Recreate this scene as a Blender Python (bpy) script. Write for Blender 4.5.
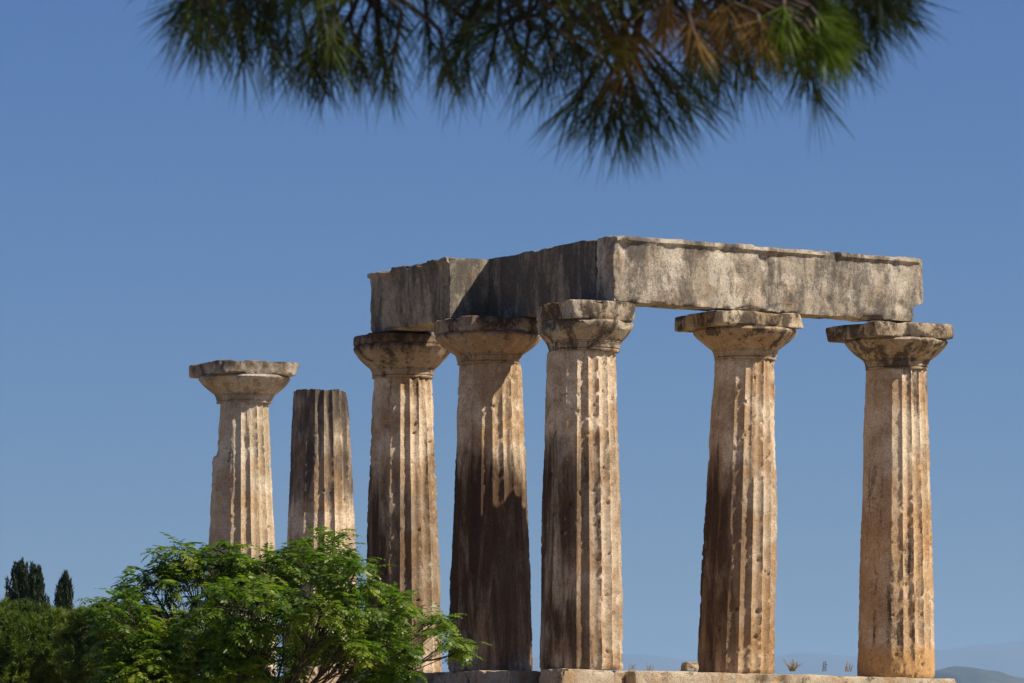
import bpy, math, random
from mathutils import Vector, Matrix, noise
R = math.radians
scene = bpy.context.scene
for o in list(bpy.data.objects): bpy.data.objects.remove(o, do_unlink=True)

# ------------------------------------------------------------------ camera
FPX, YH, CZ = 4520.0, 734.0, -1.25           # focal length in pixels, horizon row, eye height
cam = bpy.data.cameras.new('camera'); camo = bpy.data.objects.new('camera', cam)
scene.collection.objects.link(camo); scene.camera = camo
camo.location = (0, 0, CZ); camo.rotation_euler = (R(90), 0, 0)
cam.sensor_width = 36; cam.lens = FPX / 1024 * 36
cam.shift_y = (YH - 341.5) / 1024
cam.clip_start = .3; cam.clip_end = 90000
cam.dof.use_dof = True; cam.dof.focus_distance = 88; cam.dof.aperture_fstop = 22

# ------------------------------------------------------------------ sky, sun, exposure
SUN_EL, SUN_AZ = 45.5, 103.5                 # azimuth clockwise from +Y
world = bpy.data.worlds.new('World'); scene.world = world; world.use_nodes = True
nt = world.node_tree; bg = nt.nodes['Background']
sky = nt.nodes.new('ShaderNodeTexSky'); sky.sky_type = 'NISHITA'; sky.sun_disc = False
sky.sun_elevation = R(SUN_EL); sky.sun_rotation = R(SUN_AZ)
sky.altitude = 0; sky.air_density = 1.0; sky.dust_density = 0.3; sky.ozone_density = 3.0
tint = nt.nodes.new('ShaderNodeMix'); tint.data_type = 'RGBA'; tint.blend_type = 'MULTIPLY'
tint.inputs[0].default_value = 1; tint.inputs[7].default_value = (0.44, 0.69, 1.22, 1)
nt.links.new(sky.outputs[0], tint.inputs[6]); nt.links.new(tint.outputs[2], bg.inputs[0])
bg.inputs[1].default_value = 0.0425
sl = bpy.data.lights.new('sun', 'SUN'); sl.energy = 5.0; sl.angle = R(0.5); sl.color = (1, .89, .75)
so = bpy.data.objects.new('sun', sl); scene.collection.objects.link(so)
sd = Vector((math.sin(R(SUN_AZ)) * math.cos(R(SUN_EL)), math.cos(R(SUN_AZ)) * math.cos(R(SUN_EL)), math.sin(R(SUN_EL))))
so.rotation_euler = sd.to_track_quat('Z', 'Y').to_euler()
scene.view_settings.view_transform = 'Standard'; scene.view_settings.look = 'None'
scene.view_settings.exposure = 0.44; scene.view_settings.gamma = 1
scene.render.engine = 'CYCLES'
scene.cycles.max_bounces = 6; scene.cycles.diffuse_bounces = 4; scene.cycles.volume_bounces = 1

# ------------------------------------------------------------------ helpers
def at(px, py, Y):
    return Vector(((px - 512) / FPX * Y, Y, CZ + (YH - py) / FPX * Y))
def link_mesh(name, verts, faces, mat, parent=None, smooth=False, mats=None, fmat=None):
    me = bpy.data.meshes.new(name); me.from_pydata(verts, [], faces)
    for m in (mats or [mat]): me.materials.append(m)
    if fmat: me.polygons.foreach_set('material_index', fmat)
    if smooth: me.polygons.foreach_set('use_smooth', [True] * len(me.polygons))
    me.update()
    o = bpy.data.objects.new(name, me); scene.collection.objects.link(o)
    if parent: o.parent = parent
    return o
def tag(o, label=None, cat=None, group=None, kind=None):
    if label: o['label'] = label
    if cat: o['category'] = cat
    if group: o['group'] = group
    if kind: o['kind'] = kind
    return o
def empty(name, loc, rz=0):
    o = bpy.data.objects.new(name, None); scene.collection.objects.link(o)
    o.location = loc; o.rotation_euler = (0, 0, rz); o.empty_display_size = .2; return o
def nz(p, s, seed=0):
    return noise.noise(Vector((p[0] * s + seed * 7.13, p[1] * s - seed * 3.7, p[2] * s + seed * 1.9)))
def sstep(a, b, x):
    t = min(1, max(0, (x - a) / (b - a))); return t * t * (3 - 2 * t)
def tube(V, F, pts, rads, n=6, cap=True):
    base = len(V); up = Vector((0.31, 0.2, 1)).normalized()
    for i, p in enumerate(pts):
        d = (pts[min(i + 1, len(pts) - 1)] - pts[max(i - 1, 0)])
        d = d.normalized() if d.length > 1e-9 else Vector((0, 0, 1))
        a = d.cross(up)
        if a.length < 1e-3: a = d.cross(Vector((1, 0, 0)))
        a.normalize(); b = d.cross(a)
        for k in range(n):
            t = 2 * math.pi * k / n
            V.append(p + a * (math.cos(t) * rads[i]) + b * (math.sin(t) * rads[i]))
    for i in range(len(pts) - 1):
        for k in range(n):
            F.append((base + i * n + k, base + i * n + (k + 1) % n, base + (i + 1) * n + (k + 1) % n, base + (i + 1) * n + k))
    if cap:
        F.append(tuple(base + k for k in range(n))[::-1]); F.append(tuple(base + (len(pts) - 1) * n + k for k in range(n)))
def bez(a, b, c, n):
    return [a * (1 - t) ** 2 + b * 2 * t * (1 - t) + c * t * t for t in [i / n for i in range(n + 1)]]

# ------------------------------------------------------------------ materials
def new_mat(name):
    m = bpy.data.materials.new(name); m.use_nodes = True
    return m, m.node_tree.nodes, m.node_tree.links, m.node_tree.nodes['Principled BSDF']
def ramp(N, pos):
    r = N.new('ShaderNodeValToRGB'); e = r.color_ramp.elements
    while len(e) < len(pos): e.new(.5)
    for i, (p, c) in enumerate(pos):
        e[i].position = p; e[i].color = (c, c, c, 1) if isinstance(c, (int, float)) else (*c, 1)
    return r
def mixc(N, L, fac, a, b, mode='MIX'):
    m = N.new('ShaderNodeMix'); m.data_type = 'RGBA'; m.blend_type = mode
    if hasattr(fac, 'links'): L.new(fac, m.inputs[0])
    else: m.inputs[0].default_value = fac
    for k, v in ((6, a), (7, b)):
        if hasattr(v, 'links'): L.new(v, m.inputs[k])
        else: m.inputs[k].default_value = (*v, 1)
    return m.outputs[2]
def mathn(N, L, op, a, b=None, clamp=False):
    m = N.new('ShaderNodeMath'); m.operation = op; m.use_clamp = clamp
    for k, v in ((0, a), (1, b)):
        if v is None: continue
        if hasattr(v, 'links'): L.new(v, m.inputs[k])
        else: m.inputs[k].default_value = v
    return m.outputs[0]
def noise_tex(N, L, vec, scale, detail=6, rough=.6, stretch=None, dist=0, off=0):
    mp = N.new('ShaderNodeMapping'); L.new(vec, mp.inputs[0])
    mp.inputs[1].default_value = (off * 3.1, off * 1.7, off * 2.3)
    if stretch: mp.inputs[3].default_value = stretch
    n = N.new('ShaderNodeTexNoise'); L.new(mp.outputs[0], n.inputs['Vector'])
    n.inputs['Scale'].default_value = scale; n.inputs['Detail'].default_value = detail
    n.inputs['Roughness'].default_value = rough; n.inputs['Distortion'].default_value = dist
    return n.outputs['Fac']
STONE = 0
def stone(base=(.50, .34, .20), light=(.80, .65, .46), orange=(.50, .29, .11), dark=(.055, .042, .032), brown=(.10, .056, .030),
          crust=.5, zprof=None, brownz=None, orangez=None, streak=True, side=0, pale=.5, bump=.05, nsc=2.6, zs=.16, soft=.13):
    """weathered limestone. crust 0..1 = how much dark lichen, plus shade painted into the shaded blocks; zprof/brownz/orangez: ramps over z 0..7 m."""
    global STONE; STONE += 1; sd_ = STONE * 1.37
    m, N, L, P = new_mat('weathered_limestone')
    tc = N.new('ShaderNodeTexCoord').outputs['Object']
    sep = N.new('ShaderNodeSeparateXYZ'); L.new(tc, sep.inputs[0])
    zn = mathn(N, L, 'DIVIDE', sep.outputs[2], 7.2)
    n1 = noise_tex(N, L, tc, 1.1, 5, .6, off=sd_)
    n2 = noise_tex(N, L, tc, 5, 8, .7, off=sd_ + 5)
    col = mixc(N, L, ramp_out(N, L, n1, .40, .60), base, light)
    if pale is not None:
        col = mixc(N, L, mathn(N, L, 'MULTIPLY', ramp_out(N, L, n2, .45, .75), pale), col, (.70, .61, .46))
    n3 = noise_tex(N, L, tc, 1.7, 5, .65, off=sd_ + 11)
    om = ramp_out(N, L, n3, .50, .66)
    if orangez:
        om = mathn(N, L, 'MAXIMUM', mathn(N, L, 'MULTIPLY', om, .45), prof(N, L, zn, orangez, n2, .6))
    else: om = mathn(N, L, 'MULTIPLY', om, .5)
    col = mixc(N, L, om, col, orange)
    st = (1, 1, zs) if streak else (1, 1, .6)
    n4 = noise_tex(N, L, tc, nsc, 8, .68, stretch=st, dist=.4, off=sd_ + 3)
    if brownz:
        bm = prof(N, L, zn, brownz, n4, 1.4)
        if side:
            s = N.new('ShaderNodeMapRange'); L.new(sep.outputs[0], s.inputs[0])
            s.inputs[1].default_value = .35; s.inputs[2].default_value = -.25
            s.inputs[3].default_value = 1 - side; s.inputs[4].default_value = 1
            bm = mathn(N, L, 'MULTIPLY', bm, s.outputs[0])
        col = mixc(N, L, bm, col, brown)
    lo = .70 - .30 * crust
    nbr = noise_tex(N, L, tc, 14, 7, .8, off=sd_ + 31)
    col = mixc(N, L, mathn(N, L, 'MULTIPLY', ramp_out(N, L, nbr, .54, .66), .55), col, (.19, .12, .065))
    n4b = mathn(N, L, 'ADD', n4, mathn(N, L, 'MULTIPLY', mathn(N, L, 'SUBTRACT', nbr, .5), .35))
    cm = ramp_out(N, L, n4b, lo - (soft - .13) / 2, lo + .13 + (soft - .13) / 2)
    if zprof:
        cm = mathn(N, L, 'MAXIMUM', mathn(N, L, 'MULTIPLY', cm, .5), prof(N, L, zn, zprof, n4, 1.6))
    cm = mathn(N, L, 'MULTIPLY', cm, .85)
    col = mixc(N, L, cm, col, dark)
    # pits and speckle
    vo = N.new('ShaderNodeTexVoronoi'); vo.inputs['Scale'].default_value = 38; L.new(tc, vo.inputs['Vector'])
    n5 = noise_tex(N, L, tc, 9, 6, .8, off=sd_ + 21)
    pit = mathn(N, L, 'MULTIPLY', ramp_out(N, L, vo.outputs['Distance'], .34, .10), ramp_out(N, L, n5, .46, .54))
    col = mixc(N, L, mathn(N, L, 'MULTIPLY', pit, .75), col, (.05, .035, .022))
    n6 = noise_tex(N, L, tc, 46, 5, .8, off=sd_ + 2)
    col = mixc(N, L, .75, col, val_rgb(N, L, n6, .15, 1.85), 'MULTIPLY')
    L.new(col, P.inputs['Base Color'])
    P.inputs['Roughness'].default_value = .93; P.inputs['Specular IOR Level'].default_value = .15
    h = mathn(N, L, 'ADD', mathn(N, L, 'MULTIPLY', n2, .45), mathn(N, L, 'MULTIPLY', n6, .55))
    h = mathn(N, L, 'SUBTRACT', h, mathn(N, L, 'MULTIPLY', pit, .8))
    bp = N.new('ShaderNodeBump'); bp.inputs['Strength'].default_value = .9; bp.inputs['Distance'].default_value = bump
    L.new(h, bp.inputs['Height']); L.new(bp.outputs[0], P.inputs['Normal'])
    return m
def ramp_out(N, L, v, a, b):
    m = N.new('ShaderNodeMapRange'); m.interpolation_type = 'SMOOTHSTEP'; L.new(v, m.inputs[0])
    if a < b:
        m.inputs[1].default_value = a; m.inputs[2].default_value = b
    else:
        m.inputs[1].default_value = b; m.inputs[2].default_value = a; m.inputs[3].default_value = 1; m.inputs[4].default_value = 0
    return m.outputs[0]
def val_rgb(N, L, v, lo, hi):
    m = N.new('ShaderNodeMapRange'); L.new(v, m.inputs[0])
    m.inputs[1].default_value = .25; m.inputs[2].default_value = .75; m.inputs[3].default_value = lo; m.inputs[4].default_value = hi
    c = N.new('ShaderNodeCombineColor')
    for k in range(3): L.new(m.outputs[0], c.inputs[k])
    return c.outputs[0]
def prof(N, L, zn, pts, n, amp):
    """height profile broken up by noise"""
    r = ramp(N, pts); L.new(zn, r.inputs[0])
    k = mathn(N, L, 'ADD', r.outputs[0], mathn(N, L, 'MULTIPLY', mathn(N, L, 'SUBTRACT', n, .5), amp))
    k2 = mathn(N, L, 'MULTIPLY', ramp_out(N, L, k, .30, .75), 1)
    g = ramp_out(N, L, r.outputs[0], 0.0, .25)
    return mathn(N, L, 'MULTIPLY', k2, g)
def leaf_mat(name, cols, trans=.35, tcol=None, rough=.5, spec=.3, scale=1.2):
    m, N, L, P = new_mat(name)
    g = N.new('ShaderNodeNewGeometry')
    tc = N.new('ShaderNodeTexCoord').outputs['Object']
    n = noise_tex(N, L, tc, scale, 3, .5)
    f = mathn(N, L, 'ADD', mathn(N, L, 'MULTIPLY', g.outputs['Random Per Island'], .55), mathn(N, L, 'MULTIPLY', ramp_out(N, L, n, .35, .65), .45))
    r = ramp(N, [(i / (len(cols) - 1), c) for i, c in enumerate(cols)]); L.new(f, r.inputs[0])
    L.new(r.outputs[0], P.inputs['Base Color']); P.inputs['Roughness'].default_value = rough
    P.inputs['Specular IOR Level'].default_value = spec
    if trans > 0:
        t = N.new('ShaderNodeBsdfTranslucent')
        tcn = mixc(N, L, 1, r.outputs[0], tcol or (1.3, 1.5, .5), 'MULTIPLY'); L.new(tcn, t.inputs[0])
        mx = N.new('ShaderNodeMixShader'); mx.inputs[0].default_value = trans
        L.new(P.outputs[0], mx.inputs[1]); L.new(t.outputs[0], mx.inputs[2])
        L.new(mx.outputs[0], N['Material Output'].inputs[0])
    return m
def bark_mat(name, c1, c2):
    m, N, L, P = new_mat(name); tc = N.new('ShaderNodeTexCoord').outputs['Object']
    n = noise_tex(N, L, tc, 9, 6, .7, stretch=(1, 1, .25))
    L.new(mixc(N, L, ramp_out(N, L, n, .35, .65), c1, c2), P.inputs['Base Color']); P.inputs['Roughness'].default_value = .9
    b = N.new('ShaderNodeBump'); b.inputs['Distance'].default_value = .02; L.new(n, b.inputs['Height']); L.new(b.outputs[0], P.inputs['Normal'])
    return m

# ------------------------------------------------------------------ terrain
def ground_h(x, y):
    r = math.hypot(x - 0.5, (y - 95))
    near = -2.9 + 2.0 * sstep(10, 82, y) - 3.5 * sstep(112, 230, y)
    near -= 1.2 * sstep(25, 120, abs(x))
    far = -70
    f = sstep(230, 2200, r)
    h = near * (1 - f) + far * f
    d = math.hypot(x, y)
    h += (nz((x, y, 0), .05, 1) * .25) * (1 - sstep(15, 30, abs(y - 94))) + nz((x, y, 0), .002, 3) * 12 * sstep(400, 2500, r)
    if d < 14: h = min(h, -2.75)
    return h
def grid_lines(mx):
    a = [0.0]; s = 2.5
    while a[-1] < mx: a.append(a[-1] + s); s *= 1.07
    return [-t for t in a[:0:-1]] + a
gl = grid_lines(42000); gx = gl; gy = [t + 90 for t in gl]
V = [(x, y, ground_h(x, y)) for y in gy for x in gx]; n = len(gx)
F = [(j * n + i, j * n + i + 1, (j + 1) * n + i + 1, (j + 1) * n + i) for j in range(len(gy) - 1) for i in range(n - 1)]
gm, N, L, P = new_mat('dry_ground'); tc = N.new('ShaderNodeTexCoord').outputs['Object']
c = mixc(N, L, ramp_out(N, L, noise_tex(N, L, tc, .35, 8, .7), .4, .6), (.34, .25, .15), (.24, .19, .10))
c = mixc(N, L, ramp_out(N, L, noise_tex(N, L, tc, .004, 6, .6), .45, .6), c, (.10, .11, .05))
L.new(c, P.inputs['Base Color']); P.inputs['Roughness'].default_value = 1
ground = tag(link_mesh('ground', V, F, gm, smooth=True), kind='structure')

def ridge(name, prof_pts, dist, depth, mat, seed):
    """a real range of hills: a height field whose crest follows prof_pts = [(px, py)]"""
    V = []; F = []; nx, ny = 150, 40
    x0, x1 = prof_pts[0][0], prof_pts[-1][0]
    def crest(px):
        for (a, ya), (b, yb) in zip(prof_pts, prof_pts[1:]):
            if px <= b: t = (px - a) / (b - a); t = t * t * (3 - 2 * t); return ya + (yb - ya) * t
        return prof_pts[-1][1]
    for j in range(ny + 1):
        t = j / ny * 2 - 1
        for i in range(nx + 1):
            px = x0 + (x1 - x0) * i / nx
            X = (px - 512) / FPX * dist; Y = dist + t * depth
            H = CZ + (YH - crest(px)) / FPX * dist
            w = math.cos(t * math.pi / 2)
            p = (X, Y, 0)
            rough = noise.fractal(Vector((X / 900 + seed, Y / 900, 0)), 1, 2, 5)
            z = -80 + (H + 80) * (w ** .8 if w > 0 else 0) * (1 + .16 * rough * (1 - w ** 6)) + rough * 6 * w
            V.append((X, Y, z))
    for j in range(ny):
        for i in range(nx):
            a = j * (nx + 1) + i; F.append((a, a + 1, a + nx + 2, a + nx + 1))
    return tag(link_mesh(name, V, F, mat, smooth=True), kind='structure')
hm, N, L, P = new_mat('scrub_hillside'); tc = N.new('ShaderNodeTexCoord').outputs['Object']
L.new(mixc(N, L, ramp_out(N, L, noise_tex(N, L, tc, .003, 8, .7), .4, .62), (.03, .04, .025), (.08, .08, .055)), P.inputs['Base Color'])
P.inputs['Roughness'].default_value = 1
ridge('hill', [(860, 760), (905, 700), (935, 670), (953, 666), (975, 669), (1000, 675), (1030, 682), (1090, 700), (1200, 760)], 11000, 1500, hm, 2)
ridge('far_hills', [(200, 700), (420, 668), (560, 658), (640, 655), (690, 661), (760, 659), (800, 653), (860, 657), (900, 650), (930, 651), (985, 644), (1010, 642), (1080, 636), (1300, 660), (1500, 720)], 34000, 5000, hm, 5)

# haze in the air: one even box round everything
hv = bpy.data.materials.new('haze_air'); hv.use_nodes = True; N = hv.node_tree.nodes; N.clear()
out = N.new('ShaderNodeOutputMaterial'); pv = N.new('ShaderNodeVolumePrincipled')
pv.inputs['Color'].default_value = (.42, .67, 1, 1); pv.inputs['Density'].default_value = 4.7e-5; pv.inputs['Anisotropy'].default_value = .2
hv.node_tree.links.new(pv.outputs[0], out.inputs['Volume'])
B = 43500; zb, zt = -110, 720
hvv = [(x, y, z) for z in (zb, zt) for (x, y) in ((-B, -B), (B, -B), (B, B), (-B, B))]
haze = tag(link_mesh('haze', hvv, [(3, 2, 1, 0), (4, 5, 6, 7), (0, 1, 5, 4), (1, 2, 6, 5), (2, 3, 7, 6), (3, 0, 4, 7)], hv), kind='stuff')

# ------------------------------------------------------------------ temple frame of reference
TH = R(27.8)
U = Vector((math.cos(TH), math.sin(TH), 0)); W = Vector((-math.sin(TH), math.cos(TH), 0))
E0 = Vector((1.34, 88.0, 0))                 # corner column
SL = .016                                    # the whole ruin dips slightly towards its right end
def tp(a, b, z=0): return E0 + U * a + W * b + Vector((0, 0, z - SL * a))

# ------------------------------------------------------------------ fluted shafts
def make_shaft(parent, mat, H, seed, rb=.80, rt=.625, chips=1.0, lean=(0, 0), fade=None, carve=None, broken_top=False, nf=20, fd=.080):
    sf = 10; na = nf * sf; nh = 190
    V = []; F = []
    phase = seed * .37
    for j in range(nh + 1):
        t = j / nh; z = t * H
        rr = rb + (rt - rb) * (t ** 1.25) + .012 * math.sin(math.pi * t)
        for i in range(na):
            k = i / sf; q = k - math.floor(k)                     # 0 = arris, .5 = flute bottom
            ang = 2 * math.pi * (k + phase) / nf
            ca, sa = math.cos(ang), math.sin(ang)
            p = (ca * .8, sa * .8, z)
            fl = math.sin(math.pi * q) ** .8
            depth = fd * rr / .8
            depth *= fade(z, ca, sa) if fade else .5 + .5 * sstep(-.35, .12, ca)
            # depth varies: flutes worn shallow in places
            depth *= .95 + .10 * nz(p, .9, seed + 2)
            r = rr - depth * fl
            ar = max(0, 1 - min(q, 1 - q) * 5)
            # chipped arrises
            c1 = max(0, nz((p[0], p[1], z * .8), 3.2, seed) - .02)
            c2 = max(0, nz((ca * 1.5, sa * 1.5, z * 2.2), 4.5, seed + 9) - .12)
            r -= ar * (c1 * .022 + c2 * .07 * (.4 + .9 * sstep(-.1, .3, nz(p, .7, seed + 30)))) * chips
            # long broken arrises
            c3 = sstep(.18, .42, nz((math.floor(k + .5) * 5.3, 0, z * .45), 1, seed + 4))
            r -= ar * c3 * .028 * chips
            r += nz(p, .8, seed + 5) * .014 + nz(p, 4.5, seed + 6) * .005 + nz(p, 15, seed + 7) * .006 * chips
            hole = max(0, nz(p, 9, seed + 8) - .5); r -= hole * .15 * chips
            if carve: r -= carve(z, ca, sa, p)
            zz = z
            if broken_top and j >= nh - 6:
                zz = z - (j - (nh - 6)) / 6 * max(0, .02 + .04 * nz(p, 2.3, seed + 12) + .03 * nz(p, 9, seed))
            if j == nh and not broken_top: r -= .012
            edge = 1 - sstep(0, .06, z); r -= edge * (.02 + .03 * abs(nz(p, 4, seed + 3)))
            V.append((ca * r + lean[0] * t, sa * r + lean[1] * t, zz))
    for j in range(nh):
        for i in range(na):
            F.append((j * na + i, j * na + (i + 1) % na, (j + 1) * na + (i + 1) % na, (j + 1) * na + i))
    # rough closing surface on top
    base = nh * na; prev = [base + i for i in range(na)]
    for q in (.7, .35):
        cur = []
        for i in range(na):
            v = V[base + i]; cur.append(len(V)); V.append((v[0] * q, v[1] * q, v[2] + (nz((v[0] * q, v[1] * q, 0), 3, seed) * .05 if broken_top else 0)))
        for i in range(na): F.append((prev[i], prev[(i + 1) % na], cur[(i + 1) % na], cur[i]))
        prev = cur
    F.append(tuple(prev)); F.append(tuple(range(na))[::-1])
    o = link_mesh('shaft', V, F, mat, parent, smooth=True)
    try: o.data.set_sharp_from_angle(angle=R(50))
    except Exception: pass
    return o

def make_capital(parent, mat, mat2, z0, seed, aw=.965, round_=0.0, lean=(0, 0), rn=.64, dmg=1.0, ab_h=.30, ech=.965, cuts=(), tot=.90, lab=None):
    # echinus: a turned cushion with a neck, annulets and a swelling profile
    na = 150; hE = tot - ab_h
    pr = [(0, rn - .01), (.03, rn + .004), (.05, rn - .018), (.07, rn + .008), (.13, rn + .012), (.15, rn + .03), (.165, rn + .022), (.18, rn + .045), (.195, rn + .04)]
    for i in range(1, 17):
        t = i / 16
        pr.append((.195 + (hE - .195) * t, rn + .045 + (ech - rn - .045) * (.45 * min(1, t * 1.18) + .55 * math.sin(min(1, t * 1.08) * math.pi / 2)) - (.04 * sstep(.88, 1, t))))
    V = []; F = []
    def cutf(x, y, z, r, ang):
        for (dx, dy, lim, soft) in cuts:       # planar break: keep points with d.p < lim
            d = (x * dx + y * dy)
            if d > lim + soft * nz((x, y, z), 3, seed):
                k = (lim + soft * nz((x, y, z), 3, seed)) / d
                x *= k; y *= k
        return x, y
    for (z, r) in pr:
        for i in range(na):
            ang = 2 * math.pi * i / na; ca, sa = math.cos(ang), math.sin(ang)
            p = (ca * .9, sa * .9, z + z0)
            rr = r + nz(p, 1.6, seed) * .03 * dmg + nz(p, 6, seed + 1) * .016 + nz(p, 15, seed + 3) * .007
            k = sstep(.25, .45, z)
            rr -= max(0, nz(p, 2.2, seed + 2) - .2) * .22 * dmg * k
            x, y = cutf(ca * rr, sa * rr, z, rr, ang)
            V.append((x + lean[0], y + lean[1], z + z0))
    for j in range(len(pr) - 1):
        for i in range(na): F.append((j * na + i, j * na + (i + 1) % na, (j + 1) * na + (i + 1) % na, (j + 1) * na + i))
    F.append(tuple(range((len(pr) - 1) * na, len(pr) * na))); F.append(tuple(range(na))[::-1])
    cap = link_mesh('capital', V, F, mat, parent, smooth=True)
    # abacus: square slab, worn corners
    na = 240; V = []; F = []; zs = [0, 0, .012, .05, .1, .15, .2, .25, .3, .325, .34, .34]
    ins = [.5, .06, .012, 0, 0, 0, 0, 0, .004, .016, .05, .5]
    zA = z0 + hE + .003
    ct, st_ = math.cos(TH), math.sin(TH)
    for j, (z, q) in enumerate(zip(zs, ins)):
        zz0 = z * ab_h / .34
        for i in range(na):
            ang = 2 * math.pi * i / na + .01; ca, sa = math.cos(ang), math.sin(ang)
            m = max(abs(ca), abs(sa)); rsq = aw / m
            rd = aw * 1.12
            pw = 18
            rsq = aw / ((abs(ca) ** pw + abs(sa) ** pw) ** (1 / pw))
            r = rsq * (1 - round_) + min(rsq, aw * 1.05) * round_
            lx, ly = ca * r, sa * r
            p = (lx, ly, zz0 + z0)
            corner = sstep(aw * 1.05, aw * 1.38, r)
            r -= max(0, nz(p, 1.7, seed + 21) + .10) * (.25 * dmg) * corner
            edge = (1 if z > .26 or z < .04 else .35)
            r -= max(0, nz(p, 5, seed + 23) - .05) * .16 * dmg * edge
            r += nz(p, 2.2, seed + 22) * .022 + nz(p, 11, seed + 24) * .009 - q * (1 if q < .4 else r)
            x, y = ca * r, sa * r; x, y = x * ct - y * st_, x * st_ + y * ct
            x, y = cutf(x, y, z, r, ang)
            zz = zA + zz0 + (nz(p, 3, seed + 25) * .018 if z > .05 and z < .3 else 0) - (max(0, nz(p, 2.1, seed + 26) - .1) * .20 * dmg * sstep(.6, 1.1, r) if z > .3 else 0)
            la_ = lean if lab is None else lab
            V.append((x + la_[0], y + la_[1], zz))
    for j in range(len(zs) - 1):
        for i in range(na): F.append((j * na + i, j * na + (i + 1) % na, (j + 1) * na + (i + 1) % na, (j + 1) * na + i))
    F.append(tuple(range((len(zs) - 1) * na, len(zs) * na))); F.append(tuple(range(na))[::-1])
    ab = link_mesh('abacus', V, F, mat2, cap, smooth=True)
    for o in (cap, ab):
        try: o.data.set_sharp_from_angle(angle=R(42))
        except Exception: pass
    return cap

S7 = 3.80 * 1.02
BE = {'E': 0, 'D': S7, 'C': S7 + 4.03, 'B': S7 + 8.06, 'A': S7 + 12.09}
AF = 3.48 * 1.02; AG = AF + 3.74
def col_at(key):
    if key in BE: return tp(0, BE[key])
    return tp(AF if key == 'F' else AG, 0)
fix = {'A': (.0, 0), 'B': (.06, 0), 'C': (.05, 0), 'D': (.03, 0), 'E': (.01, 0), 'F': (-.03, 0), 'G': (-.02, 0)}
cols = {
 'A': dict(label='farthest left column with a broad capital but no beam on it', 
      m=dict(crust=.42, base=(.50, .40, .27), light=(.74, .64, .48), orangez=[(0, .1), (.55, .5), (.7, .1), (1, 0)]), mc=dict(crust=.85, base=(.40, .33, .24), light=(.52, .46, .37), streak=False, zprof=[(0, 0), (.92, .1), (.96, .45), (1, .6)])),
 'B': dict(label='blackened column stump without a capital, second from the left',
      m=dict(crust=.62, zprof=[(0, .0), (.45, .1), (.55, .55), (.9, .74), (1, .74)], dark=(.05, .042, .038), base=(.42, .31, .21))),
 'C': dict(label='column at the left end of the beam, leafy tree before its foot',
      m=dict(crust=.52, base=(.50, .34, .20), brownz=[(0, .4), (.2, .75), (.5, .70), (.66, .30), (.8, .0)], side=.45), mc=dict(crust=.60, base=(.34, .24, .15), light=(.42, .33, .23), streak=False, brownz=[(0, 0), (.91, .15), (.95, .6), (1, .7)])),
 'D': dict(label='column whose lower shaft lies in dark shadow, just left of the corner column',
      m=dict(crust=.50, base=(.50, .34, .20), brownz=[(0, .55), (.25, .7), (.5, .78), (.62, .40), (.74, .0)], side=.1, zprof=[(0, .1), (.25, .25), (.45, .42), (.60, .38), (.68, 0)]), mc=dict(crust=.55, base=(.36, .25, .15), light=(.44, .34, .23), streak=False, brownz=[(0, 0), (.90, .1), (.95, .45), (1, .6)])),  # zprof paints the cast shadow into the lower shaft; the brown is staining
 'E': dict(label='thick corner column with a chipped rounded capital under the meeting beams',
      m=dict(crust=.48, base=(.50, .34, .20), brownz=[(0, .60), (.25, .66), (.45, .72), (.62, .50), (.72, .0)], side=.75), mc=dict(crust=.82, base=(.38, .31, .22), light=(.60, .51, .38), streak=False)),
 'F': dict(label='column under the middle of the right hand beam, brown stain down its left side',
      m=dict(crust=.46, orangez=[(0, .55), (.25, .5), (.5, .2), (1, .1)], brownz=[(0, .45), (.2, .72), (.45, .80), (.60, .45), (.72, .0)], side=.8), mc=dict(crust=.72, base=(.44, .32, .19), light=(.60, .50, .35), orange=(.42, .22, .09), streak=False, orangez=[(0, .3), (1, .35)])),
 'G': dict(label='rightmost column, standing orange at its worn foot at the end of the beam',
      m=dict(crust=.50, base=(.50, .34, .20), orange=(.62, .37, .16), orangez=[(0, .9), (.04, .85), (.10, .45), (.22, .48), (.36, .58), (.55, .40), (.7, .25), (1, .15)]), mc=dict(crust=.85, base=(.42, .32, .20), light=(.58, .49, .35), orange=(.48, .28, .12), streak=False)),
}
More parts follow.
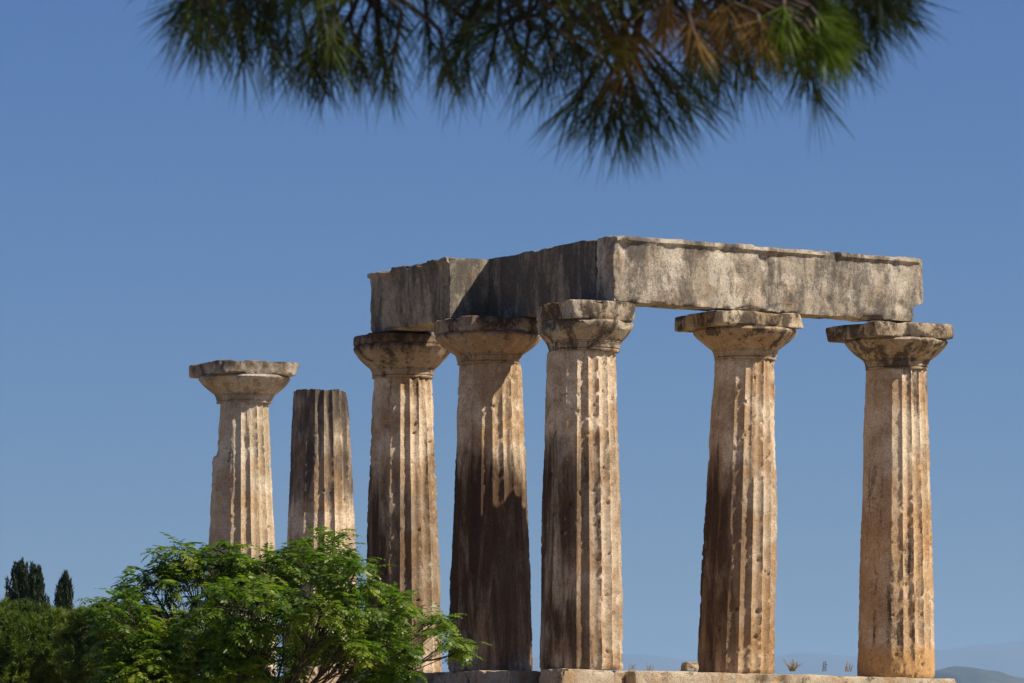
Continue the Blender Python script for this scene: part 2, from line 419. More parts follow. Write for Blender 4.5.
for si, key in enumerate('ABCDEFG'):
    cd = cols[key]; loc = col_at(key) + Vector((fix[key][0], fix[key][1], 0))
    root = empty('doric_column', loc)
    tag(root, cd['label'], 'column', 'doric columns of the ruined temple')
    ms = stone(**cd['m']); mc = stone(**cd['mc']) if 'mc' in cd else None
    mab = stone(**dict(cd['mc'], crust=min(1, cd['mc']['crust'] + .10), bump=.06, orangez=None)) if mc else None
    kw = {}
    if key == 'A': kw = dict(carve=lambda z, ca, sa, p:   .10 * sstep(4.98, 5.06, z) * sstep(.70, .92, -ca) , rb=.83, rt=.60)
    if key == 'B': kw = dict(broken_top=True, rb=.84, rt=.60, carve=lambda z, ca, sa, p: .05 * sstep(5.8, 6.4, z) * sstep(.6, .95, ca))
    if key == 'C': kw = dict(rb=.83, rt=.615, chips=1.25)
    if key == 'D': kw = dict(rb=.865, rt=.625, chips=1.0, fade=lambda z, ca, sa: 1 - .75 * sstep(5.2, 5.8, z) * sstep(-.5, .1, -abs(ca - .3)))
    if key == 'E': kw = dict(rb=.83, rt=.67, chips=1.2)
    if key == 'F': kw = dict(rb=.785, rt=.60, chips=1.2, lean=(.17, 0), fade=lambda z, ca, sa: .55 + .45 * sstep(-.3, .2, ca))
    if key == 'G': kw = dict(rb=.785, rt=.615, chips=1.1, fade=lambda z, ca, sa: (.12 + .88 * sstep(.35, .8, z + .3 * nz((ca, sa, z), 2, 5))) * (.45 + .55 * sstep(-.1, .3, ca)))
    H = 6.215 if key != 'B' else 6.24
    if key == 'E': H = 6.175
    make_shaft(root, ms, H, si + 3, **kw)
    if key == 'A': make_capital(root, mc, mab, H, si + 11, aw=.98, dmg=1.1, ech=1.05, rn=.62, ab_h=.30, lean=(.06, 0))
    if key == 'C': make_capital(root, mc, mab, H, si + 11, aw=.98, round_=.85, dmg=.8, rn=.63, ech=1.05, ab_h=.22)
    if key == 'D': make_capital(root, mc, mab, H, si + 11, aw=1.01, round_=.75, dmg=.7, rn=.645, ech=1.09, ab_h=.30, lean=(-.04, 0))
    if key == 'E': make_capital(root, mc, mab, H, si + 11, aw=.90, round_=.65, dmg=1.0, rn=.69, ech=.97, ab_h=.36, tot=.94, lean=(.05, 0), cuts=((-1, 0, .90, .1), (-.77, -.64, .84, .12), (.8, -.6, .92, .12)))
    if key == 'F': make_capital(root, mc, mab, H, si + 11, aw=.98, dmg=.9, lean=(.17, 0), lab=(.05, 0), ech=1.04, rn=.615)
    if key == 'G': make_capital(root, mc, mab, H, si + 11, aw=.965, dmg=.8, ech=1.03, lean=(0, 0), lab=(-.14, 0), rn=.63)

# ------------------------------------------------------------------ hewn blocks
def hewn(name, a0, a1, b0, b1, z0, z1, mat, seed, res=.05, rough=1.0, org=None, taenia=None, chip=1.0, carve=None, top_wave=0, joint=''):
    """a gridded stone block in temple coordinates, edges worn and chipped; taenia = set of sides ('-a','+a','-b','+b')"""
    la, lb, lz = a1 - a0, b1 - b0, z1 - z0
    na, nb, nzz = max(2, round(la / res)), max(2, round(lb / res)), max(2, round(lz / res))
    idx = {}; V = []; F = []
    ctr = tp((a0 + a1) / 2, (b0 + b1) / 2, z0); org = org or ctr
    def vert(i, j, k):
        key = (i, j, k)
        if key in idx: return idx[key]
        x, y, z = la * i / na, lb * j / nb, lz * k / nzz
        p = (a0 + x, b0 + y, z0 + z)
        ea = min(x, la - x); eb = min(y, lb - y); ez = min(z, lz - z)
        if x < .2 and '-a' in joint or la - x < .2 and '+a' in joint: ea = 1
        if y < .2 and '-b' in joint or lb - y < .2 and '+b' in joint: eb = 1
        s = sorted((ea, eb, ez))
        edge = max(0, 1 - s[1] / .14); corner = max(0, 1 - s[2] / .25)
        sx = 1 if i == 0 else (-1 if i == na else 0); sy = 1 if j == 0 else (-1 if j == nb else 0); sz = 1 if k == 0 else (-1 if k == nzz else 0)
        inx = sx or (1 if x < la / 2 else -1); iny = sy or (1 if y < lb / 2 else -1); inz = 1 if z < lz / 2 else -1
        dx = dy = dz = 0
        surf = nz(p, 1.2, seed) * .015 + nz(p, 4, seed + 1) * .012 + nz(p, 11, seed + 2) * .014
        surf = surf * rough + max(0, nz(p, 3.1, seed + 6) - .28) * .16 * rough + .012
        if sx and ea < 1: dx += sx * surf
        if sy and eb < 1: dy += sy * surf
        if sz: dz += sz * surf * .7
        ch = (.25 + max(0, nz(p, 2.4, seed + 3) - .12) * 3.2 + max(0, nz(p, 9, seed + 4)) * 1.1) * .040 * chip
        e = edge * edge
        if ea < .14: dx += inx * e * ch
        if eb < .14: dy += iny * e * ch
        if ez < .14: dz += inz * e * ch
        dx += inx * corner * ch * 1.5; dy += iny * corner * ch * 1.5
        if taenia and z > lz - .13:
            keep = sstep(-.30, -.12, nz((p[0], p[1], 0), 1.3, seed + 8))
            o_ = .055 * keep
            if '-a' in taenia and i == 0: dx -= o_
            if '+a' in taenia and i == na: dx += o_
            if '-b' in taenia and j == 0: dy -= o_
            if '+b' in taenia and j == nb: dy += o_
        if top_wave and k == nzz: dz += top_wave * (nz(p, 1.6, seed + 9) - .3 * abs(nz(p, 7, seed + 10)))
        if carve:
            c_ = carve(x, y, z, la, lb, lz); dx += c_[0]; dy += c_[1]; dz += c_[2]
        q = U * (x + dx - la / 2) + W * (y + dy - lb / 2) + Vector((0, 0, z + dz - SL * (x - la / 2)))
        q += ctr - org; idx[key] = len(V); V.append(q); return idx[key]
    for i in range(na):
        for j in range(nb):
            F.append((vert(i, j, 0), vert(i, j + 1, 0), vert(i + 1, j + 1, 0), vert(i + 1, j, 0)))
            F.append((vert(i, j, nzz), vert(i + 1, j, nzz), vert(i + 1, j + 1, nzz), vert(i, j + 1, nzz)))
    for i in range(na):
        for k in range(nzz):
            F.append((vert(i, 0, k), vert(i + 1, 0, k), vert(i + 1, 0, k + 1), vert(i, 0, k + 1)))
            F.append((vert(i, nb, k), vert(i, nb, k + 1), vert(i + 1, nb, k + 1), vert(i + 1, nb, k)))
    for j in range(nb):
        for k in range(nzz):
            F.append((vert(0, j, k), vert(0, j, k + 1), vert(0, j + 1, k + 1), vert(0, j + 1, k)))
            F.append((vert(na, j, k), vert(na, j + 1, k), vert(na, j + 1, k + 1), vert(na, j, k + 1)))
    o = link_mesh(name, V, F, mat, smooth=True); o.location = org
    try: o.data.set_sharp_from_angle(angle=R(35))
    except Exception: pass
    return o
def arch_stone(**k):
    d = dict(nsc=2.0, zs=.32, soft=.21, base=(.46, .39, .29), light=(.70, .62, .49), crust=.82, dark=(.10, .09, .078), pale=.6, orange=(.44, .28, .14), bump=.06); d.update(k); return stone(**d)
ZA, ZB = 7.125, 8.43
AGP = 'beam blocks resting on the columns'
def c_first(x, y, z, la, lb, lz):    # hollow where the blocks meet
    return (0, 0, 0)
def c_last(x, y, z, la, lb, lz):     # broken lower corner at the free end
    k = sstep(la - .30, la - .05, x) * (1 - sstep(.30, .42, z)); return (-.24 * k, 0, 0)
fbm = arch_stone(crust=.84)
o = hewn('architrave_block', .29, 3.80, -.78, -.05, ZA, ZB, fbm, 31, org=tp(0, 0, ZA), taenia=('-b',), top_wave=.015, joint='+a', chip=.65)
tag(o, 'pale sunlit beam block from the corner column to the middle column', 'stone beam', AGP)
o = hewn('architrave_block', 3.806, AG + .16, -.78, -.05, ZA, ZB, fbm, 31, org=tp(0, 0, ZA), taenia=('-b', '+a'), carve=c_last, top_wave=.015, joint='-a', chip=.65)
tag(o, 'sunlit grey streaked beam block with the broken free end over the rightmost column', 'stone beam', AGP)
o = hewn('architrave_block', .282, 1.0, -.044, 4.7, ZA, ZB, arch_stone(crust=1.0, base=(.27, .22, .16), light=(.38, .32, .23), dark=(.10, .09, .075)), 53, taenia=None, top_wave=.03, rough=.8, joint='-b-a')  # darker copy of the sunlit beam stone, shade painted into its colour
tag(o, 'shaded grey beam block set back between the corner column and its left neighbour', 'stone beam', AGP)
o = hewn('architrave_block', -.65, .277, 4.37, BE['C'] + .18, ZA, ZB, arch_stone(crust=.92, base=(.32, .27, .20), light=(.42, .36, .27), dark=(.10, .09, .075)), 67, taenia=('-a', '+b'), top_wave=.03, rough=.8, joint='+a')  # shade of the left face put into these darker stone colours, besides lichen
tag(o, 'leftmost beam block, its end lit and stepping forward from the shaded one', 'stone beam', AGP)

# platform
SG = 'stylobate blocks under the columns'
def sty(a0, a1, b0, b1, label, seed, z1=0.0, jt='', **k):
    m = stone(**dict(dict(base=(.44, .33, .21), light=(.56, .47, .33), crust=.5, streak=False, orange=(.48, .30, .13), bump=.05), **k))
    o = hewn('stylobate_block', a0, a1, b0, b1, -.46, z1, m, seed, res=.06, chip=.6, top_wave=.015, joint=jt)
    return tag(o, label, 'stone block', SG)
sty(-.95, .24, -.95, .02, 'small stepping stone block at the corner under the thick corner column', 80)
sty(.26, .66, -.66, .02, 'recessed dark stone filling the notch right of the corner block', 81)
sty(.68, 2.95, -.95, .60, 'platform block just right of the notch beside the corner column', 82, jt='+a')
sty(2.955, 5.45, -.95, .60, 'platform block under the column in the middle of the right hand beam', 83, jt='-a+a')
sty(5.455, 8.15, -.95, .60, 'platform block under the rightmost column, ending free at the right', 84, jt='-a')
sty(-.95, .9, 1.22, 4.6, 'dark shaded platform block under the column left of the corner', 85, crust=.6)  # heavier crust puts extra shade into the colour of the left face
sty(-.32, .9, .04, 1.20, 'set back platform block between the two shaded left faces', 86)
sty(-.95, .9, 4.95, 8.8, 'platform block behind the leafy tree at the left end of the beam', 87, crust=.6)  # crust raised here too, painting deeper shade on the left face
sty(-.95, .9, 11.0, 13.0, 'platform block under the blackened column stump, behind the leafy tree', 88)
sty(-.95, .9, 14.8, 17.0, 'platform block under the farthest left column, behind the leafy tree', 89)
fm = stone(crust=.5, streak=False)
def plat(a0, a1, b0, b1, z0, z1, seed):
    return hewn('temple_platform', a0, a1, b0, b1, z0, z1, fm, seed, res=.25)
tag(plat(-1.35, 8.6, -1.35, 17.4, -1.5, -.465, 91), kind='structure')
tag(plat(.92, 8.1, .63, 17.0, -.46, -.03, 92), kind='structure')

# loose stone and weeds on the platform edge
def lump(name, px, py, Y, sx, sy, sz, mat, seed, label, cat, group=None):
    import bmesh
    bm = bmesh.new(); bmesh.ops.create_icosphere(bm, subdivisions=4, radius=1)
    for v in bm.verts:
        p = v.co.copy(); m_ = max(abs(p.x), abs(p.y), abs(p.z)); p = p.lerp(p / m_ * .85, .75)
        p *= 1 + nz(p, 1.5, seed) * .22 + nz(p, 5, seed) * .07
        v.co = Vector((p.x * sx, p.y * sy, (p.z + .8) * sz))
    me = bpy.data.meshes.new(name); bm.to_mesh(me); bm.free(); me.materials.append(mat)
    o = bpy.data.objects.new(name, me); scene.collection.objects.link(o)
    q = at(px, py, Y); o.location = (q.x, q.y, 0.0); o.rotation_euler = (0, 0, .4)
    return tag(o, label, cat, group)
lump('stone_fragment', 690, 670, 89.0, .17, .16, .10, stone(crust=.7, base=(.34, .27, .19), streak=False), 3, 'small broken stone lying left of the foot of the middle right column', 'stone')
dry = leaf_mat('dry_stems', [(.28, .20, .10), (.40, .30, .16), (.20, .20, .08)], trans=.2, tcol=(1, 1, .8))
grn = leaf_mat('weed_leaves', [(.06, .09, .02), (.10, .14, .03)], trans=.3)
def weed(name, px, Y, h, nst, mat, seed, label, spread=.5):
    rd = random.Random(seed); V = []; F = []
    for s in range(nst):
        a = rd.uniform(0, 6.28); l = h * rd.uniform(.4, 1); tl = rd.uniform(.1, spread)
        b = Vector((rd.uniform(-.06, .06), rd.uniform(-.06, .06), 0)); tip = b + Vector((math.cos(a) * l * tl, math.sin(a) * l * tl, l))
        mid = b + (tip - b) * .5 + Vector((0, 0, l * .12)); pts = bez(b, mid, tip, 4)
        tube(V, F, pts, [.006, .005, .004, .003, .0015], 3, False)
        for q in range(6):
            t = rd.uniform(.35, 1); p = b.lerp(tip, t); d = Vector((rd.uniform(-1, 1), rd.uniform(-1, 1), rd.uniform(0, .9))).normalized() * l * .16
            sd2 = d.cross(Vector((0, 0, 1))).normalized() * .006
            n0 = len(V); V += [p - sd2, p + d * .5 + sd2 * 1.5, p + d, p + d * .5 - sd2 * 1.5]; F.append((n0, n0 + 1, n0 + 2, n0 + 3))
    o = link_mesh(name, V, F, mat); q = at(px, 0, Y); o.location = (q.x, q.y, -.01)
    return tag(o, label, 'weed', 'weeds on the platform edge')
weed('weed', 546, 88.3, .26, 16, grn, 1, 'green weed in the gap left of the corner column foot')
weed('weed', 793, 89.4, .24, 44, dry, 2, 'dry reddish weed right of the foot of the middle right column', 1.3)
weed('weed', 825, 89.6, .26, 5, grn, 3, 'thin upright green stalk on the platform left of the rightmost column', .2)
weed('weed', 650, 88.6, .18, 9, dry, 4, 'sparse dry stalks just left of the small broken stone')
weed('weed', 848, 89.9, .20, 16, dry, 5, 'pale dry weed against the foot of the rightmost column')
weed('weed', 632, 88.3, .15, 8, dry, 6, 'tiny dry stalks right of the corner column foot')

# ------------------------------------------------------------------ leafy tree before the columns
def twig_tree(V, F, base, fork, lobes, rd, tips_per_area, trunk_r=.10):
    tips = []
    tube(V, F, bez(base, (base + fork) / 2 + Vector((.1, .05, 0)), fork, 6), [trunk_r * (1 - .35 * i / 6) for i in range(7)], 8)
    for (c, r) in lobes:
        mid = fork.lerp(c, .5) + Vector((rd.uniform(-.1, .1), rd.uniform(-.1, .1), -.12 * (c - fork).length))
        limb = bez(fork, mid, c, 8); tube(V, F, limb, [trunk_r * .24 * (1 - .75 * i / 8) for i in range(9)], 5)
        for k in range(int(tips_per_area * r.x * r.y * 3.2 + 4)):
            th = rd.uniform(0, 6.283); u_ = rd.uniform(-.75, 1); s = math.sqrt(max(0, 1 - u_ * u_)); f_ = rd.uniform(.55, 1.0) ** .6
            t = c + Vector((r.x * s * math.cos(th) * f_, r.z * s * math.sin(th) * f_, r.y * u_ * f_))
            st = limb[rd.choice((4, 5, 6, 7, 8))]
            tube(V, F, bez(st, st.lerp(t, .5) + Vector((0, 0, -.05)), t, 3), [.010, .008, .006, .004], 3, False)
            tips.append((t, (t - c).normalized()))
    return tips
def pinnate(V, F, p, d, length, rd, npair=6, ll=.10, lw=.036, droop=.7):
    d = d.normalized(); side = d.cross(Vector((0, 0, 1)))
    if side.length < .05: side = Vector((1, 0, 0))
    side.normalize(); q = p.copy(); dd = d.copy(); step = length / npair
    for k in range(npair + 1):
        dd = (dd + Vector((0, 0, -droop / npair))).normalized(); q2 = q + dd * step
        up = side.cross(dd).normalized()
        sc = math.sin(math.pi * (.22 + .68 * k / npair))
        for s in ((-1, 1) if k < npair else (0,)):
            ld = (side * s * 1.0 + dd * (.55 if s else 1) + Vector((0, 0, -.28 + rd.uniform(-.2, .2)))).normalized()
            l = ll * sc * rd.uniform(.8, 1.15); ws = ld.cross(up).normalized() * lw * .5 * (.7 + .3 * sc)
            ws = (ws + up * rd.uniform(-.5, .5) * lw * .5)
            b0 = q2; n0 = len(V)
            V += [b0, b0 + ld * l * .4 + ws, b0 + ld * l, b0 + ld * l * .4 - ws]; F.append((n0, n0 + 1, n0 + 2, n0 + 3))
        q = q2
Yt = 56.0
pxm = FPX / Yt
lb = [(150, 584, 30, 20), (178, 560, 26, 17), (222, 566, 36, 22), (262, 570, 36, 24), (300, 566, 26, 22), (334, 548, 22, 19), (350, 575, 26, 20),
      (372, 608, 40, 20), (415, 624, 32, 18), (442, 646, 24, 11), (190, 612, 60, 40), (138, 636, 42, 36), (250, 612, 56, 36), (325, 625, 52, 36),
      (385, 646, 38, 17), (175, 668, 60, 30), (350, 670, 44, 20), (95, 660, 40, 34), (235, 655, 34, 22), (395, 668, 20, 14), (120, 615, 30, 22), (215, 645, 60, 30), (290, 668, 40, 22), (150, 655, 50, 30), (330, 655, 44, 26), (240, 600, 60, 26), (360, 640, 40, 22)]
rd = random.Random(5)
lb += [(308, 646, 30, 14), (345, 650, 26, 12), (270, 672, 44, 16), (225, 672, 50, 20), (310, 655, 24, 18), (372, 674, 26, 12), (150, 676, 50, 20)]
lb = [l for l in lb if l[:2] not in ((95, 660), (290, 668), (325, 625), (240, 600), (350, 670), (330, 655), (310, 655), (190, 612))] + [(318, 612, 44, 24), (235, 592, 50, 20)]
lobes = [(at(x, y, Yt + rd.uniform(-.9, .9)), Vector((rx / pxm, ry / pxm, rx / pxm * 1.2))) for x, y, rx, ry in lb]
tb = at(262, 700, Yt); base = Vector((tb.x + .1, Yt, ground_h(tb.x, Yt) - .1)); fork = Vector((tb.x, Yt, base.z + .45))
root = tag(empty('leafy_tree', base), 'bright green feathery leaved tree standing in front of the left columns', 'tree')
V = []; F = []; tips = twig_tree(V, F, base, fork, lobes, rd, 66)
bk = bark_mat('tree_bark', (.035, .026, .02), (.07, .052, .04))
V = [v - base for v in V]; link_mesh('trunk', V, F, bk, root, smooth=True)
V = []; F = []
for (t, d) in tips:
    nl = rd.randint(5, 8); ph = rd.uniform(0, 6.28)
    for k in range(nl):
        a = ph + k * 6.283 / nl + rd.uniform(-.3, .3); el = rd.uniform(-.5, 1.0)
        dv = (Vector((math.cos(a), math.sin(a), el)) + d * .55)
        zf = rd.uniform(.65, 1.2); pinnate(V, F, t - base, dv, rd.uniform(.16, .28) * zf, rd, ll=.10 * zf, lw=.034 * zf, droop=rd.uniform(.5, 1.2))
lm = leaf_mat('feathery_leaves', [(.025, .055, .005), (.062, .118, .008), (.108, .170, .012), (.175, .23, .02), (.31, .30, .045)], trans=.42, tcol=(1.2, 1.6, .45), spec=.4, rough=.42, scale=1.5)
link_mesh('crown', V, F, lm, root)

# ------------------------------------------------------------------ pines and cypresses at the left
def needle_crown(V, F, c, r, n, rd, nl=.10, w=.006, per=26, hollow=.55):
    for k in range(n):
        th = rd.uniform(0, 6.283); u_ = rd.uniform(-1, 1); s = math.sqrt(1 - u_ * u_); f_ = rd.uniform(hollow, 1)
        d = Vector((s * math.cos(th), s * math.sin(th), u_))
        bump = 1 + .55 * noise.noise(d * 2.6 + c)
        t = c + Vector((d.x * r.x, d.y * r.z, d.z * r.y)) * f_ * bump
        ax = (d + Vector((0, 0, .7)) + Vector((rd.uniform(-.4, .4), rd.uniform(-.4, .4), rd.uniform(-.4, .4)))).normalized()
        for q in range(per):
            nd = (ax * .6 + Vector((rd.uniform(-1, 1), rd.uniform(-1, 1), rd.uniform(-1, 1))).normalized() * .8).normalized()
            sd2 = nd.cross(Vector((rd.uniform(-1, 1), rd.uniform(-1, 1), rd.uniform(-1, 1)))).normalized() * w
            b = t + ax * rd.uniform(-.08, .08); l = nl * rd.uniform(.6, 1.2); n0 = len(V)
            V += [b - sd2, b + sd2, b + nd * l]; F.append((n0, n0 + 1, n0 + 2))
pm = leaf_mat('pine_needles_far', [(.022, .045, .006), (.06, .10, .01), (.13, .185, .018), (.25, .28, .03)], trans=.25, tcol=(1.2, 1.3, .5), scale=1.0)
pbk = bark_mat('pine_bark', (.09, .06, .045), (.17, .12, .09))
def far_pine(px, Y, lobes_px, label, seed):
    rd = random.Random(seed); s = FPX / Y; tx = (px - 512) / s; bz = ground_h(tx, Y) - .1
    base = Vector((tx, Y, bz)); root = tag(empty('pine_tree', base), label, 'tree', 'pines at the left edge')
    V = []; F = []; VT = []; FT = []
    top = Vector((tx + .1, Y, bz + 1.2)); tube(VT, FT, bez(Vector((0, 0, 0)), Vector((.1, 0, .6)), top - base, 5), [.16, .15, .14, .12, .11, .1], 8)
    for (x, y, rx, ry) in lobes_px:
        c = at(x, y, Y + rd.uniform(-.8, .8)) - base; r = Vector((rx / s, ry / s, rx / s))
        tube(VT, FT, bez(top - base, (top - base).lerp(c, .5) + Vector((0, 0, -.1)), c, 5), [.07, .06, .05, .04, .03, .02], 5)
        needle_crown(V, F, c, r, int(260 + rx * ry * 1.1), rd)
    link_mesh('trunk', VT, FT, pbk, root, smooth=True); link_mesh('crown', V, F, pm, root)
far_pine(20, 72, [(10, 650, 34, 30), (-30, 640, 34, 28), (46, 636, 22, 16), (24, 616, 13, 11), (2, 617, 13, 12), (42, 619, 11, 10), (58, 622, 11, 9), (-14, 616, 12, 10), (12, 628, 16, 12), (38, 632, 18, 12), (50, 655, 30, 24), (0, 675, 50, 26), (60, 680, 40, 24)], 'rounded olive green pine at the left edge of the picture', 3)
far_pine(100, 70, [(86, 621, 13, 10), (105, 617, 13, 11), (73, 624, 10, 8), (124, 619, 13, 11), (92, 632, 16, 12), (138, 625, 20, 14), (112, 628, 16, 12), (78, 640, 20, 18), (125, 640, 26, 22), (100, 665, 36, 26), (140, 672, 30, 24)], 'low pine between the leftmost pine and the leafy tree', 4)
cm_ = leaf_mat('cypress_sprays', [(.010, .020, .008), (.018, .035, .012), (.03, .05, .018)], trans=.1, scale=.8)
def cypress(px, ytop, Y, wpx, label, seed, lean=0):
    rd = random.Random(seed); s = FPX / Y; x = (px - 512) / s; bz = ground_h(x, Y) - .1; top = CZ + (YH - ytop) / s; H = top - bz
    base = Vector((x, Y, bz)); root = tag(empty('cypress_tree', base), label, 'tree', 'cypresses behind the pines')
    VT = []; FT = []; tube(VT, FT, [Vector((lean * t * t, 0, H * t * .96)) for t in (0, .25, .5, .75, 1)], [.16, .13, .1, .06, .02], 7)
    link_mesh('trunk', VT, FT, pbk, root, smooth=True)
    V = []; F = []; w = wpx / s / 2
    def rad(d): return w * min(1, d / 1.35) ** .8
    plumes = [(0, 0, H - 1.0, 1.0, .11)]
    for k in range(220):                     # upright plumes give the ragged flame outline
        d = rd.uniform(.1, 1) * 2.2 if k < 115 else rd.uniform(1.9, H * .93)
        a = rd.uniform(0, 6.283); ro = rad(d) * rd.uniform(.35, 1.05); Lp = rd.uniform(.35, .75)
        plumes.append((math.cos(a) * ro, math.sin(a) * ro, H - d - Lp * .5, Lp, rd.uniform(.10, .17)))
    for (x_, y_, z_, Lp, wp) in plumes:
        out_ = Vector((x_, y_, 0)) * rd.uniform(.1, .5)
        for k in range(75):
            t = rd.random() ** .8; a = rd.uniform(0, 6.283); rr = wp * (1 - t) ** .7 * math.sqrt(rd.random())
            p = Vector((x_ + lean * ((z_ + t * Lp) / H) ** 2 + math.cos(a) * rr, y_ + math.sin(a) * rr, z_ + t * Lp)) + out_ * t
            nd = Vector((rd.uniform(-.5, .5), rd.uniform(-.5, .5), 1)).normalized(); sd2 = nd.cross(Vector((rd.uniform(-1, 1), rd.uniform(-1, 1), .1))).normalized() * .018
            l = rd.uniform(.06, .15); n0 = len(V); V += [p - sd2, p + sd2, p + nd * l]; F.append((n0, n0 + 1, n0 + 2))
    link_mesh('crown', V, F, cm_, root)
cypress(20, 562, 118, 32, 'taller dark cypress at the far left, its tip touching its neighbour', 1)
cypress(36, 567, 117, 28, 'middle dark cypress close beside the taller one', 2)
cypress(65, 576, 115, 28, 'dark cypress standing alone right of the pair', 3)

# ------------------------------------------------------------------ overhanging pine near the camera
YP = 8.0; sp = FPX / YP
proot_loc = Vector((3.6, 8.6, ground_h(3.6, 8.6) - .1))
proot = tag(empty('pine_tree', proot_loc), 'dark blurred pine with its hanging needle boughs across the top of the picture', 'tree')
VN = []; FN = []; VD = []; FD = []; VY = []; FY = []; VB = []; FB = []
rd = random.Random(21)
def shoot(V, F, base, tip, nn, nl, rd, w=.0009, ang=.95, off=True):
    ax = (tip - base); L_ = ax.length; ax.normalize()
    s1 = ax.cross(Vector((.2, 1, .1))).normalized(); s2 = ax.cross(s1)
    for k in range(nn):
        t = rd.uniform(.05, 1) ** .65; a = rd.uniform(0, 6.283); sp_ = ang * (1.15 - .75 * t) * rd.uniform(.6, 1.25)
        d = (ax * math.cos(sp_) + (s1 * math.cos(a) + s2 * math.sin(a)) * math.sin(sp_)).normalized()
        p = base + ax * L_ * t; l = nl * rd.uniform(.65, 1.12)
        bend = Vector((0, 0, -.10 * l)) + Vector((rd.uniform(-.06, .06), rd.uniform(-.06, .06), 0)) * l
        m_ = p + d * l * .55 + bend * .3; e = p + d * l + bend
        q1 = d.cross(Vector((.3, .2, 1))).normalized() * w; q2 = d.cross(q1).normalized() * w
        n0 = len(V)
        V += [p + q1, p - q1 * .5 + q2 * .87, p - q1 * .5 - q2 * .87, m_ + q1 * .9, m_ - q1 * .45 + q2 * .8, m_ - q1 * .45 - q2 * .8, e]
        F += [(n0, n0 + 1, n0 + 4, n0 + 3), (n0 + 1, n0 + 2, n0 + 5, n0 + 4), (n0 + 2, n0, n0 + 3, n0 + 5), (n0 + 3, n0 + 4, n0 + 6), (n0 + 4, n0 + 5, n0 + 6), (n0 + 5, n0 + 3, n0 + 6)]
# boughs, as points across and above the frame
bough_px = [(980, -170), (880, -95), (760, -60), (640, -50), (520, -62), (400, -60), (300, -70), (210, -95)]
bough = [at(x, y, YP + .25 * math.sin(i * 1.7)) for i, (x, y) in enumerate(bough_px)]
trunk_top = proot_loc + Vector((-.2, 0, 5.8)); joint = proot_loc + Vector((-.06, -.05, 3.4))
full = [joint, joint.lerp(bough[0], .5) + Vector((0, 0, .22))] + bough
tube(VB, FB, full, [.085, .06] + [.034 - .0036 * i for i in range(8)], 8)
explicit = [  # base px, tip px, depth offset, needles
 (185, -40, 196, 8, 0, 60), (225, -30, 222, 20, .1, 90), (252, -35, 262, 22, -.1, 80), (292, -20, 286, 36, .05, 90),
 (352, 0, 326, 48, 0, 130), (372, -10, 352, 40, .1, 90), (402, 2, 392, 52, -.1, 90), (425, -10, 430, 34, .1, 80), (470, 0, 456, 46, .05, 80),
 (508, 0, 520, 44, 0, 80), (545, 10, 556, 62, .1, 90), (600, 40, 578, 92, -.05, 70), (500, 10, 488, 58, .1, 70), (530, 20, 520, 66, 0, 70), (560, 20, 540, 74, -.1, 70), (655, 40, 700, 84, .1, 70), (470, 10, 466, 60, .1, 80), (300, 0, 316, 66, .1, 80), (375, 0, 386, 62, 0, 80), (618, 50, 622, 122, 0, 120), (626, 60, 650, 112, .05, 100),
 (612, 60, 596, 104, .1, 80), (640, 40, 682, 92, 0, 90), (690, 10, 706, 66, .1, 90), (724, 0, 738, 50, -.1, 90), (752, -5, 768, 44, .1, 80),
 (796, 20, 812, 70, 0, 70), (806, 30, 800, 60, .1, 50), (826, 0, 842, 40, -.1, 90), (858, -20, 876, 14, 0, 110), (862, -40, 900, 2, .1, 90), (618, 30, 566, 98, 0, 80), (622, 44, 584, 112, .1, 90), (622, 50, 606, 120, -.1, 90), (628, 48, 642, 118, 0, 90), (632, 40, 668, 104, .05, 90), (640, 30, 690, 96, -.1, 80),
 (205, -20, 200, 24, .1, 90), (240, -10, 244, 44, 0, 90), (262, -10, 276, 50, .1, 90), (320, 0, 300, 52, -.1, 100), (334, 10, 330, 62, .1, 90), (350, 10, 362, 58, 0, 90), (440, 20, 448, 62, -.1, 80), (712, 0, 722, 72, .1, 80), (740, 10, 752, 64, 0, 80), (800, 20, 816, 84, .1, 70), (838, -20, 862, 34, .1, 90)]
def near_bough(p):
    return min((q for q in [bough[i].lerp(bough[i + 1], t / 4) for i in range(len(bough) - 1) for t in range(5)]), key=lambda q: (q - p).length)
def add_shoot(bx, by, tx, ty, dz, nn, dead=False, nl=.105):
    by += 10; ty += 12
    b = at(bx, by, YP + dz); t = at(tx, ty, YP + dz + rd.uniform(-.06, .06))
    nb_ = near_bough(b)
    tube(VB, FB, bez(nb_, nb_.lerp(b, .5) + Vector((rd.uniform(-.03, .03), 0, -.01)), b, 4), [.006, .0055, .005, .0045, .004], 5, False)
    tube(VB, FB, [b, b.lerp(t, .5), t], [.0042, .0036, .0025], 5)
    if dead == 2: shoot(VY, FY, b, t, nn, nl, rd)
    elif dead: shoot(VD, FD, b, t, nn, nl, rd)
    else: shoot(VN, FN, b, t, nn, nl, rd)
for e in explicit: add_shoot(*e[:5], int(e[5] * .65))
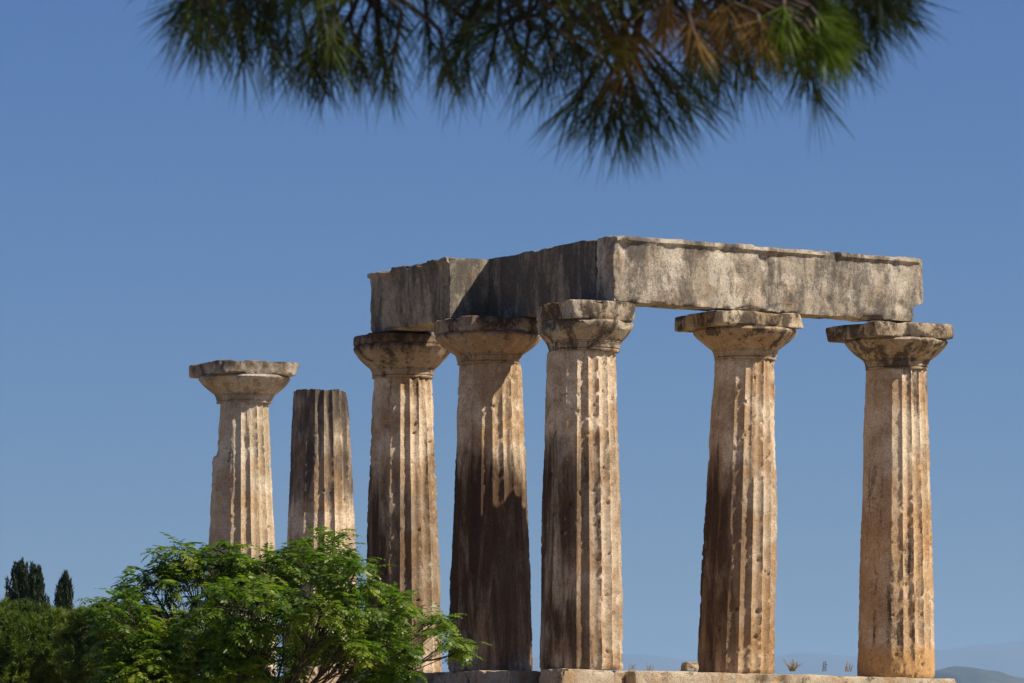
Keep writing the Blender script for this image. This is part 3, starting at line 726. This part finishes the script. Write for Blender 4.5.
# fill: inner shoots, thinning downwards
def low_edge(px):
    pts = [(160, 5), (230, 32), (330, 48), (450, 45), (560, 62), (620, 95), (700, 72), (800, 52), (880, 18), (920, -15)]
    for (a, ya), (b, yb) in zip(pts, pts[1:]):
        if a <= px <= b: return ya + (yb - ya) * (px - a) / (b - a)
    return 0
for k in range(165):
    bx = rd.uniform(185, 880); lim = low_edge(bx) - 12
    by = rd.uniform(-95, max(-50, lim - 30)); L_ = rd.uniform(35, 60); a = rd.gauss(0, .85) + (bx - 540) / 700
    tx, ty = bx + math.sin(a) * L_, by + math.cos(a) * L_
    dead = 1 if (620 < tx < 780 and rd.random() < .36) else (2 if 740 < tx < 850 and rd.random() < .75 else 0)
    add_shoot(bx, by, tx, ty, rd.uniform(-.35, .35), rd.randint(26, 46), dead)
for k in range(16):      # pale shoots, sunlight put into their green, and golden dead ones on the near side
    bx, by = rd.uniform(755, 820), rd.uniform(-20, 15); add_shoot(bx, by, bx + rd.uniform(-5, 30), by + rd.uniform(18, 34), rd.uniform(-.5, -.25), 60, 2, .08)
for k in range(10):
    bx, by = rd.uniform(660, 765), rd.uniform(-30, 5); add_shoot(bx, by, bx + rd.uniform(-20, 30), by + rd.uniform(18, 34), rd.uniform(-.5, -.2), 50, 1, .08)
# crown above and beyond the frame: shades the boughs
def canopy(c, r, n):
    for k in range(n):
        d = Vector((rd.gauss(0, 1), rd.gauss(0, 1), rd.gauss(0, 1))).normalized() * rd.uniform(.3, 1)
        p = c + Vector((d.x * r[0], d.y * r[1], d.z * r[2])); ax = Vector((rd.uniform(-1, 1), rd.uniform(-1, 1), rd.uniform(-.2, .9))).normalized() * .14
        shoot(VN, FN, p, p + ax, 26, .11, rd, w=.003, ang=1.0)
cans = [((.6, 7.9, 1.15), (1.1, .8, .35), 300), ((1.7, 7.5, 1.6), (1.0, .9, .45), 120), ((-.4, 8.0, .95), (.8, .7, .28), 220), ((2.9, 8.2, 2.4), (1.1, 1.1, .6), 300), ((3.6, 8.8, 3.3), (.9, 1, .6), 200)]
for c, r, n in cans:
    cv = Vector(c); tube(VB, FB, bez(joint.lerp(trunk_top, .4), joint.lerp(cv, .5) + Vector((0, 0, .5)), cv, 6), [.06, .05, .045, .04, .03, .025, .02], 6)
    canopy(cv, r, n)
loc = lambda VV: [v - proot_loc for v in VV]
VT = []; FT = []; tube(VT, FT, bez(proot_loc, proot_loc + Vector((.15, 0, 3)), trunk_top, 10), [.20, .18, .17, .165, .16, .15, .14, .12, .10, .07, .04], 12)
link_mesh('trunk', loc(VT), FT, pbk, proot, smooth=True)
link_mesh('branch', loc(VB), FB, bark_mat('twig_bark', (.04, .028, .02), (.08, .055, .04)), proot, smooth=True)
nm = leaf_mat('pine_needles', [(.012, .028, .008), (.025, .05, .012), (.06, .10, .015), (.12, .17, .02)], trans=.3, tcol=(1.2, 1.4, .5), scale=3)
link_mesh('foliage', loc(VN), FN, nm, proot)
o = link_mesh('dead_needles', loc(VD), FD, leaf_mat('brown_needles', [(.13, .08, .022), (.24, .14, .035), (.09, .09, .02)], trans=.2, tcol=(1.3, 1, .5), scale=3), proot)
o['label'] = 'brown withered needles'
o = link_mesh('sunlit_needles', loc(VY), FY, leaf_mat('sunlit_pine_needles', [(.07, .12, .01), (.12, .19, .015), (.19, .26, .025)], trans=.35, tcol=(1.2, 1.4, .5), scale=3), proot)  # sun patch on the bough put into the colour of these needles
o['label'] = 'bright green needles with painted sunlight'
